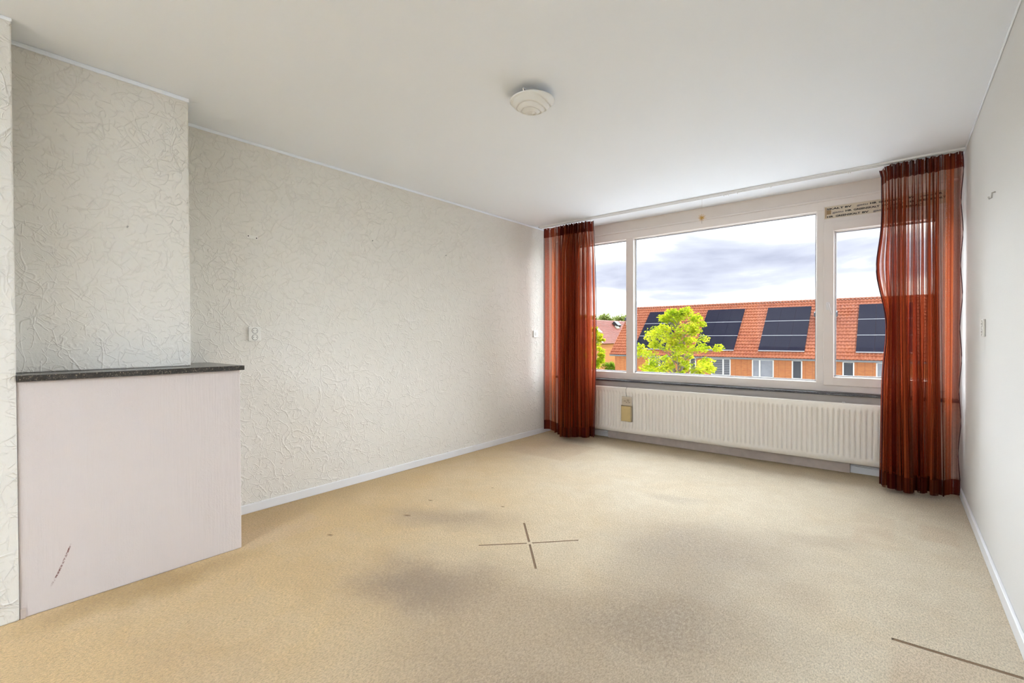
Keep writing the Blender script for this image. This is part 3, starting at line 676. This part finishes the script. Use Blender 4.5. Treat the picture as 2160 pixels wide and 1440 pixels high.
# ------------------------------------------------------------------ straw star on a thread
star = thing('straw_star', 'small golden straw star hanging on a thread from the rail', 'ornament', (2.025, -0.43, 2.390))
sc_ = Vector((2.025, -0.43, 2.390)); rs = random.Random(4)
MB().lathe([(0.002, -0.010), (0.010, -0.006), (0.012, 0.0), (0.010, 0.006), (0.002, 0.010)], sc_, 10).build('knot', 'straw', star, True)
for k in range(26):
    a = 2 * PI * k / 26 + rs.uniform(-.06, .06); el = rs.uniform(-0.5, 0.5); L = rs.uniform(0.032, 0.046)
    d = Vector((math.cos(a) * math.cos(el), math.sin(el), math.sin(a) * math.cos(el)))
    MB().tube([sc_, sc_ + d * L * 0.6, sc_ + d * L], [0.0020, 0.0016, 0.0005], 4).build('ray', 'straw', star)
MB().tube([sc_ + Vector((0, 0, 0.01)), sc_ + Vector((0, 0.005, 2.584 - sc_.z))], 0.0009, 4).build('thread', 'thread', star)
MB().tube([sc_, sc_ - Vector((0, 0, 0.058))], 0.0012, 4).build('tail', 'wire', star)

# ------------------------------------------------------------------ sockets, hooks, marks on the walls
def socket(label, side, yc, zc, w_, h_, wells, group):
    x0 = 0.0 if side == 'l' else W; sg = 1 if side == 'l' else -1
    t = thing('wall_socket', label, 'socket', (x0, yc, zc - h_ / 2), group)
    def bx(name, d0, d1, a0, a1, c0, c1, mat, bv, parent):
        xs = sorted((x0 + sg * d0, x0 + sg * d1)); return MB().bbox((xs[0], a0, c0), (xs[1], a1, c1), bv).build(name, mat, parent)
    bx('plate', 0.0003, 0.011, yc - w_ / 2, yc + w_ / 2, zc - h_ / 2, zc + h_ / 2, 'socket_plastic', 0.003, t)
    for z, r in wells:
        prof = [(r, 0.011), (r, 0.0125), (r - 0.003, 0.0125), (r - 0.004, 0.0112)]
        ring = MB().lathe([(a, sg * d) for a, d in prof], (x0, yc, z), 24, 0).build('well', 'grey_plastic', t, True)
        MB().lathe([(r - 0.0045, sg * 0.0105), (r - 0.0045, sg * 0.0130), (0.001, sg * 0.0130)], (x0, yc, z), 24, 0).build('insert', 'socket_plastic', ring)
        for dy in ((-0.0095, 0.0095) if r > 0.012 else (0,)):
            MB().lathe([(0.0026, sg * 0.0130), (0.0026, sg * 0.0136)], (x0, yc + dy, z), 10, 0).build('pin_hole', 'dark_slot', ring)
    return t
socket('cream double socket on the left wall beside the granite-topped ledge', 'l', -3.777, 1.253, 0.082, 0.100, ((1.276, 0.021), (1.230, 0.021)), 'wall sockets')
socket('small cream single socket on the left wall next to the left curtain', 'l', -0.452, 1.262, 0.080, 0.084, ((1.262, 0.020),), 'wall sockets')
socket('cream double socket on the right wall', 'r', -1.395, 1.270, 0.084, 0.100, ((1.293, 0.021), (1.247, 0.021)), 'wall sockets')
hk = tag(MB().tube([(W, -1.745, 1.962), (W - 0.012, -1.745, 1.960), (W - 0.014, -1.745, 1.935), (W - 0.022, -1.745, 1.930), (W - 0.026, -1.745, 1.942)], 0.004, 6).build('wall_hook', 'grey_plastic', None, True, (W, -1.745, 1.93)), 'small grey hook high on the right wall', 'hook')
sp_ = thing('screw_plate', 'white filler patch with two screw holes high on the left wall', 'wall plug', (0, -3.785, 1.92))
MB().bbox((0.0002, -3.822, 1.922), (0.003, -3.748, 1.946), 0.001).build('patch', 'socket_plastic', sp_)
for y, z in ((-3.812, 1.938), (-3.758, 1.930)): MB().lathe([(0.004, 0.003), (0.004, 0.0042)], (0, y, z), 10, 0).build('screw_hole', 'dark_slot', sp_)
for lab, x, y, z in (('tiny nail in the middle of the left wall', 0, -2.809, 2.059), ('tiny nail in the left wall nearer the window', 0, -1.956, 2.045), ('tiny nail pair mark on the chimney breast', 0.35, -4.548, 1.815)):
    tag(MB().tube([(x + 0.0002, y, z), (x + 0.012, y, z + 0.003)], [0.003, 0.0045], 8).build('wall_nail', 'grey_plastic', None, False, (x, y, z)), lab, 'nail')

# ------------------------------------------------------------------ outside: ground
GZ = -5.6
struct(MB().box((-260, 4, GZ - 0.5), (160, 330, GZ)).build('ground', 'grass_ground'))
struct(MB().box((-60, 0.6, GZ), (60, 36.5, GZ + 0.02)).build('bounce_paving', 'pale_bounce_paving'))  # out-of-view pale slab added to bounce daylight up onto the ceiling

# row of houses opposite
TH = R(43); EY, EZ = 38.6, -0.58; HX0, HX1 = -19.35, 13.0; SL = 7.20
def on_roof(x, s, h=0.0): return (x, EY + s * math.cos(TH) - h * math.sin(TH), EZ + s * math.sin(TH) + h * math.cos(TH))
house = thing('terraced_house', 'long brick terrace with orange tiled roof seen through the window', 'house', ((HX0 + HX1) / 2, 43, GZ))
WY = EY + 0.55
wins = [(-15.40, -13.67, 2), (-11.40, -10.82, 1), (-9.47, -7.82, 2), (-6.10, -4.43, 2), (-3.12, -2.38, 1), (0.29, 1.04, 1), (2.35, 4.02, 2), (5.7, 7.36, 2), (8.9, 9.6, 1)]
WT, WB = -0.76, -2.34
b = MB().box((HX0 + 0.30, WY, GZ), (HX1, WY + 0.3, WB)).box((HX0 + 0.30, WY, WT), (HX1, WY + 0.3, -0.10))
xs = [HX0 + 0.30]
for a, c, _ in wins: xs += [a, c]
xs.append(HX1)
for i in range(0, len(xs), 2): b.box((xs[i], WY, WB), (xs[i + 1], WY + 0.3, WT))
yr = EY + SL * math.cos(TH); zr = EZ + SL * math.sin(TH)
b.prism([(WY + 0.02, GZ), (WY + 0.02, -0.35), (yr, zr - 0.15), (yr + 4.4, -0.6), (yr + 4.4, GZ)], 0, HX0 + 0.30, HX0 + 0.55)
b.build('brick_wall', 'clinker_brick', house)
MB().prism([(EY + 0.08, EZ - 0.20), (EY + 0.08, EZ - 0.05), (yr, zr - 0.10), (yr + 5.2, EZ - 0.2)], 0, HX0 + 0.05, HX1).build('roof_deck', 'brown_roof_tile', house)
# interlocking tiles: curved pans in overlapping courses
tw, te = 0.245, 0.40; ncol = int((HX1 - HX0) / tw); ncr = int(SL / te) ; V = []; F = []
prof = [(0.0, 0.045), (0.14, 0.052), (0.28, 0.038), (0.44, 0.008), (0.62, 0.0), (0.80, 0.010), (0.93, 0.036)]
for r_ in range(ncr):
    s0 = r_ * te - 0.05; s1 = s0 + te + 0.02; base = len(V); cnt = ncol * len(prof)
    jit = random.uniform(-0.02, 0.02)
    for s, lift in ((s0, -0.015), (s0, 0.065), (s1, 0.004)):
        for c_ in range(ncol):
            for fx_, hh in prof: V.append(on_roof(HX0 + (c_ + fx_) * tw + jit, s, hh + lift))
    for k in range(2):
        for i in range(cnt - 1):
            a = base + k * cnt + i; F.append((a, a + 1, a + 1 + cnt, a + cnt))
tag(mesh_obj('roof_tiles', V, F, 'orange_roof_tile', house, False), 'orange pantiles in courses', kind='stuff')
# ridge caps
cap = None; nr_ = int((HX1 - HX0) / 0.36)
for k in range(nr_):
    x0 = HX0 + k * 0.36
    if cap is None:
        b = MB(); pr = [(math.cos(t) * 0.15, math.sin(t) * 0.11 + 0.02) for t in [PI * i / 8 for i in range(9)]]
        b.prism(pr, 0, 0.0, 0.365); b.prism([(p * 1.16, q * 1.16) for p, q in pr], 0, 0.0, 0.07)
        me = b.build('ridge_tile', 'orange_roof_tile', None); cap = me.data; o = me
    else:
        o = bpy.data.objects.new('ridge_tile', cap); C.objects.link(o)
    o.location = (x0, yr + 0.02, zr - 0.01); attach(o, house)
# verge board and gutter
MB().prism([(EY - 0.02, EZ - 0.10), (EY - 0.02, EZ + 0.03), (yr, zr + 0.05), (yr, zr - 0.10)], 0, HX0 - 0.03, HX0 + 0.03).build('verge', 'orange_roof_tile', house)
MB().tube([(HX0, EY - 0.02, EZ - 0.13), (HX1, EY - 0.02, EZ - 0.13)], 0.075, 8).build('gutter', 'zinc', house, True)
MB().box((HX0 + 0.2, EY + 0.06, EZ - 0.18), (HX1, WY, EZ - 0.11)).build('soffit', 'pvc_white', house)
for wi, (a, c, nl) in enumerate(wins):
    fr = MB(); t_ = 0.085; y0, y1 = WY - 0.03, WY + 0.10
    fr.box((a, y0, WB), (a + t_, y1, WT)).box((c - t_, y0, WB), (c, y1, WT)).box((a, y0, WT - t_), (c, y1, WT)).box((a, y0, WB), (c, y1, WB + t_ * 1.2))
    mid = a + (c - a) * (0.36 if wi % 2 else 0.62)
    if nl == 2: fr.box((mid - 0.06, y0, WB), (mid + 0.06, y1, WT))
    f = fr.build('window', 'pvc_white', house)
    parts = [(a + t_, mid - 0.06), (mid + 0.06, c - t_)] if nl == 2 else [(a + t_, c - t_)]
    for pi_, (p0, p1) in enumerate(parts):
        MB().box((p0, WY + 0.05, WB + t_ * 1.2), (p1, WY + 0.06, WT - t_)).build('pane', 'net_curtain' if wi in (3, 6, 7) else 'far_pane', f)
        if wi == 2:
            for q in range(9): MB().box((p0, WY + 0.035, WB + 0.14 + q * 0.155), (p1, WY + 0.048, WB + 0.20 + q * 0.155)).build('slat', 'blind_slat', f)

# roof terminals on the terrace
def hood(x, s, parent, k=1.0):
    b = on_roof(x, s)
    MB().prism([(b[1] - 0.30 * k, b[2] - 0.10), (b[1] - 0.34 * k, b[2] + 0.30 * k), (b[1] + 0.16 * k, b[2] + 0.40 * k), (b[1] + 0.2 * k, b[2] + 0.1 * k)], 0, x, x + 0.26 * k).build('vent_base', 'pvc_white', parent)
    MB().prism([(b[1] - 0.42 * k, b[2] + 0.42 * k), (b[1] - 0.36 * k, b[2] + 0.70 * k), (b[1] + 0.26 * k, b[2] + 0.86 * k), (b[1] + 0.24 * k, b[2] + 0.36 * k)], 0, x - 0.12 * k, x + 0.36 * k).build('vent_hood', 'slate_hood', parent)
for x, s in ((-19.0, 4.55), (-1.75, 4.45), (-0.62, 4.45)):
    p = on_roof(x, s); v = thing('roof_vent', {-19.0: 'dark hooded roof vent at the far left end of the orange roof', -1.75: 'hooded roof vent left of the window mullion on the orange roof', -0.62: 'hooded roof vent right of the window mullion on the orange roof'}[x], 'roof vent', p, 'roof vents on the terrace')
    hood(x, s, v)

# solar arrays: 3 x 3 panels each
PW, PL = 1.128, 1.845
def slab(x0, x1, s0, s1, h0, h1, name, mat, parent):
    V = [on_roof(x, s, h) for h in (h0, h1) for s in (s0, s1) for x in (x0, x1)]
    return mesh_obj(name, V, [(0, 2, 3, 1), (4, 5, 7, 6), (0, 1, 5, 4), (2, 6, 7, 3), (0, 4, 6, 2), (1, 3, 7, 5)], mat, parent)
for x0, lab in ((-16.90, 'black solar array partly hidden by the green maple, leftmost on the orange roof'), (-10.92, 'black solar array on the orange roof just right of the green maple'), (-5.60, 'black solar array in full view in the middle pane on the orange roof'), (1.13, 'black solar array on the orange roof seen in the opening sash'), (6.6, 'black solar array on the orange roof behind the right curtain')):
    p = on_roof(x0 + 1.7, 0.7); ar = thing('solar_array', lab, 'solar panels', p, 'solar arrays on the orange roof')
    for r_ in range(3):
        for c_ in range(3):
            a, s = x0 + c_ * PW, 0.68 + r_ * (PL + 0.03)
            slab(a + 0.006, a + PW - 0.006, s, s + PL - 0.02, 0.13, 0.17, 'panel', 'solar_cells', ar)
    for r_ in range(3):
        s = 0.68 + r_ * (PL + 0.03)
        slab(x0, x0 + 3 * PW, s - 0.055, s - 0.004, 0.10, 0.175, 'mounting_rail', 'alu_rail', ar)

# ------------------------------------------------------------------ house further back, ridge running away
BX, BE, BH, BA = -40.0, -0.18, 4.9, 5.25; BY0, BY1 = 62, 104
hb = thing('distant_house', 'distant brick house with brown-red roof at the left edge of the view', 'house', (BX - BA, 83, GZ))
MB().prism([(BX - 0.4, GZ), (BX - 0.4, BE - 0.1), (BX - BA, BE + BH - 0.25), (BX - 2 * BA + 0.4, BE - 0.1), (BX - 2 * BA + 0.4, GZ)], 1, BY0 + 0.2, BY1 - 0.2).build('brick_wall', 'clinker_brick', hb)
V = []; F = []; nc = int(math.hypot(BA, BH) / 0.40)
for k in range(nc):
    for f0, lift in ((k / nc, 0.08), ((k + 1) / nc, 0.0)):
        for y in (BY0, BY1): V.append((BX - BA * f0 + lift * 0.7, y, BE + BH * f0 + lift * 0.7))
    q = 4 * k; F.append((q, q + 1, q + 3, q + 2))
    if k: F.append((q - 2, q - 1, q + 1, q))
V += [(BX - 2 * BA, BY0, BE), (BX - 2 * BA, BY1, BE)]; q = 4 * nc; F.append((q - 2, q - 1, q + 1, q))
mesh_obj('roof', V, F, 'brown_roof_tile', hb)
def on_b(y, f, h=0.0): return (BX - BA * f + h * 0.68, y, BE + BH * f + h * 0.73)
def bslab(y0, y1, f0, f1, h, name, mat):
    V = [on_b(y, f, k) for k in (0, h) for f in (f0, f1) for y in (y0, y1)]
    return mesh_obj(name, V, [(0, 2, 3, 1), (4, 5, 7, 6), (0, 1, 5, 4), (2, 6, 7, 3), (0, 4, 6, 2), (1, 3, 7, 5)], mat, hb)
bslab(78.0, 79.2, 0.44, 0.62, 0.14, 'skylight', 'roof_window_glass')
bslab(87.5, 88.6, 0.62, 0.72, 0.3, 'roof_hood_base', 'pvc_white'); bslab(87.8, 89.6, 0.68, 0.86, 0.7, 'roof_hood', 'slate_hood')
bslab(75.2, 75.45, 0.02, 0.30, 0.2, 'downpipe', 'pvc_white')
MB().box((BX - 0.39, 84.2, GZ + 0.05), (BX - 0.36, 86.4, GZ + 2.1)).build('door', 'far_pane', hb)
MB().box((BX - 0.40, 83.8, GZ + 2.1), (BX + 0.25, 87.0, GZ + 2.3)).build('door_canopy', 'pvc_white', hb)
MB().box((BX - 0.38, 85.2, GZ + 0.05), (BX - 0.33, 85.5, GZ + 2.1)).build('door_frame', 'pvc_white', hb)

# ------------------------------------------------------------------ trees
def leaves(rnd, clumps, per, size, flat=0.7):
    V = []; F = []
    for c, r in clumps:
        for _ in range(per):
            d = Vector((rnd.gauss(0, 1), rnd.gauss(0, 1), rnd.gauss(0, 1))).normalized() * (rnd.random() ** 0.45) * r
            p = Vector(c) + Vector((d.x, d.y, d.z * flat))
            sz = size * rnd.uniform(0.6, 1.3); q = Euler((rnd.uniform(-0.9, 0.9), rnd.uniform(-0.9, 0.9), rnd.uniform(0, 6.28))).to_matrix()
            b_ = len(V)
            for a in ((-0.5, 0, 0), (-0.1, 0.34, 0.05), (0.5, 0, -0.08), (-0.1, -0.34, 0.05)): V.append(p + q @ (Vector(a) * sz))
            F.append((b_, b_ + 3, b_ + 2, b_ + 1))
    return V, F
def tree(name, label, x, y, ztop, zlow, wid, leafmat, seed, nclump, per, lsize, group=None, multi=1, clump_r=0.16):
    rnd = random.Random(seed); t = thing(name, label, 'tree', (x, y, GZ), group)
    hgt = ztop - zlow; tb = MB(); cl = []
    top = Vector((x, y, zlow + hgt * 0.55))
    for m_ in range(multi):
        dx = (m_ - (multi - 1) / 2) * 0.35
        tb.tube([(x + dx * 0.4, y, GZ), (x + dx, y, zlow), (x + dx * 2.2, y, zlow + hgt * 0.45), (x + dx * 2.6, y, zlow + hgt * 0.8)], [0.14, 0.10, 0.055, 0.02], 7)
    for k in range(nclump):
        f = rnd.random(); a = rnd.uniform(0, 2 * PI)
        env = math.sin(PI * (0.10 + 0.84 * f) ** 0.75) ** 0.8
        rr = wid / 2 * env * (0.35 + 0.65 * rnd.random() ** 0.5)
        c = Vector((x + rr * math.cos(a), y + rr * math.sin(a) * 0.8, zlow + hgt * (0.04 + 0.90 * f)))
        cl.append((c, wid * clump_r * rnd.uniform(0.6, 1.15)))
        s0 = Vector((x, y, c.z - rr * 0.55 - 0.2))
        tb.tube([s0, (s0 + c) / 2 + Vector((0, 0, 0.1)), c], [0.040, 0.022, 0.006], 4)
    tb.build('trunk', 'bark', t, True)
    V, F = leaves(rnd, cl, per, lsize)
    tag(mesh_obj('crown', V, F, leafmat, t), kind='stuff')
    return t
tree('maple_tree', 'bright yellow-green maple in front of the orange roof', -7.75, 26.0, 3.15, -1.75, 5.4, 'maple_leaf', 11, 80, 95, 0.20, None, 2, 0.095)
tree('lime_tree', 'yellow-green young tree at the left edge of the view', -30.4, 55.0, 2.75, -3.4, 3.6, 'lime_leaf', 5, 40, 110, 0.26, None, 1, 0.15)
def shrub(label, x, y, wx, hz, seed, n, mat):
    rnd = random.Random(seed); cl = [(Vector((x + rnd.uniform(-wx / 2, wx / 2), y + rnd.uniform(-0.8, 0.8), GZ + rnd.uniform(0.2, hz))), 0.55) for _ in range(n)]
    t = thing('garden_shrub', label, 'shrub', (x, y, GZ)); V, F = leaves(rnd, cl, 70, 0.26, 0.9)
    tag(mesh_obj('foliage', V, F, mat, t), kind='stuff')
    MB().tube([(x, y, GZ), (x, y, GZ + hz * 0.7)], [0.07, 0.03], 6).build('stem', 'bark', t)
shrub('pale green rounded shrub below the young tree', -36.6, 73.0, 3.6, 1.9, 21, 26, 'hedge_leaf')
shrub('dark green shrub beside the distant house door', -36.4, 77.5, 2.8, 1.6, 22, 22, 'hedge_leaf')
for k, (x, y, zt, wd, lab) in enumerate((
        (-91, 146, 9.4, 10.5, 'hazy green tree beyond the distant house, leftmost in the front row of the wood'), (-83.5, 148, 9.0, 10.5, 'hazy green tree beyond the distant house, second in the front row'),
        (-76, 146, 8.8, 10.5, 'low hazy green tree beyond the distant house, third in the front row'), (-68.5, 148, 9.9, 10.5, 'tall hazy green tree beyond the distant house, rightmost in the front row'),
        (-94, 160, 10.2, 10.5, 'hazy green tree in the back row of the wood, leftmost'), (-86.5, 162, 9.7, 10.5, 'hazy green tree in the back row of the wood, second from left'), (-79, 160, 9.6, 10.5, 'hazy green tree in the back row of the wood, third from left'), (-71.5, 162, 10.6, 10.5, 'hazy green tree in the back row of the wood, rightmost'))):
    tree('woodland_tree', lab, x, y, zt, -2.0, wd, 'wood_leaf', 40 + k, 36, 90, 0.8, 'trees of the distant wood', 1, 0.18)
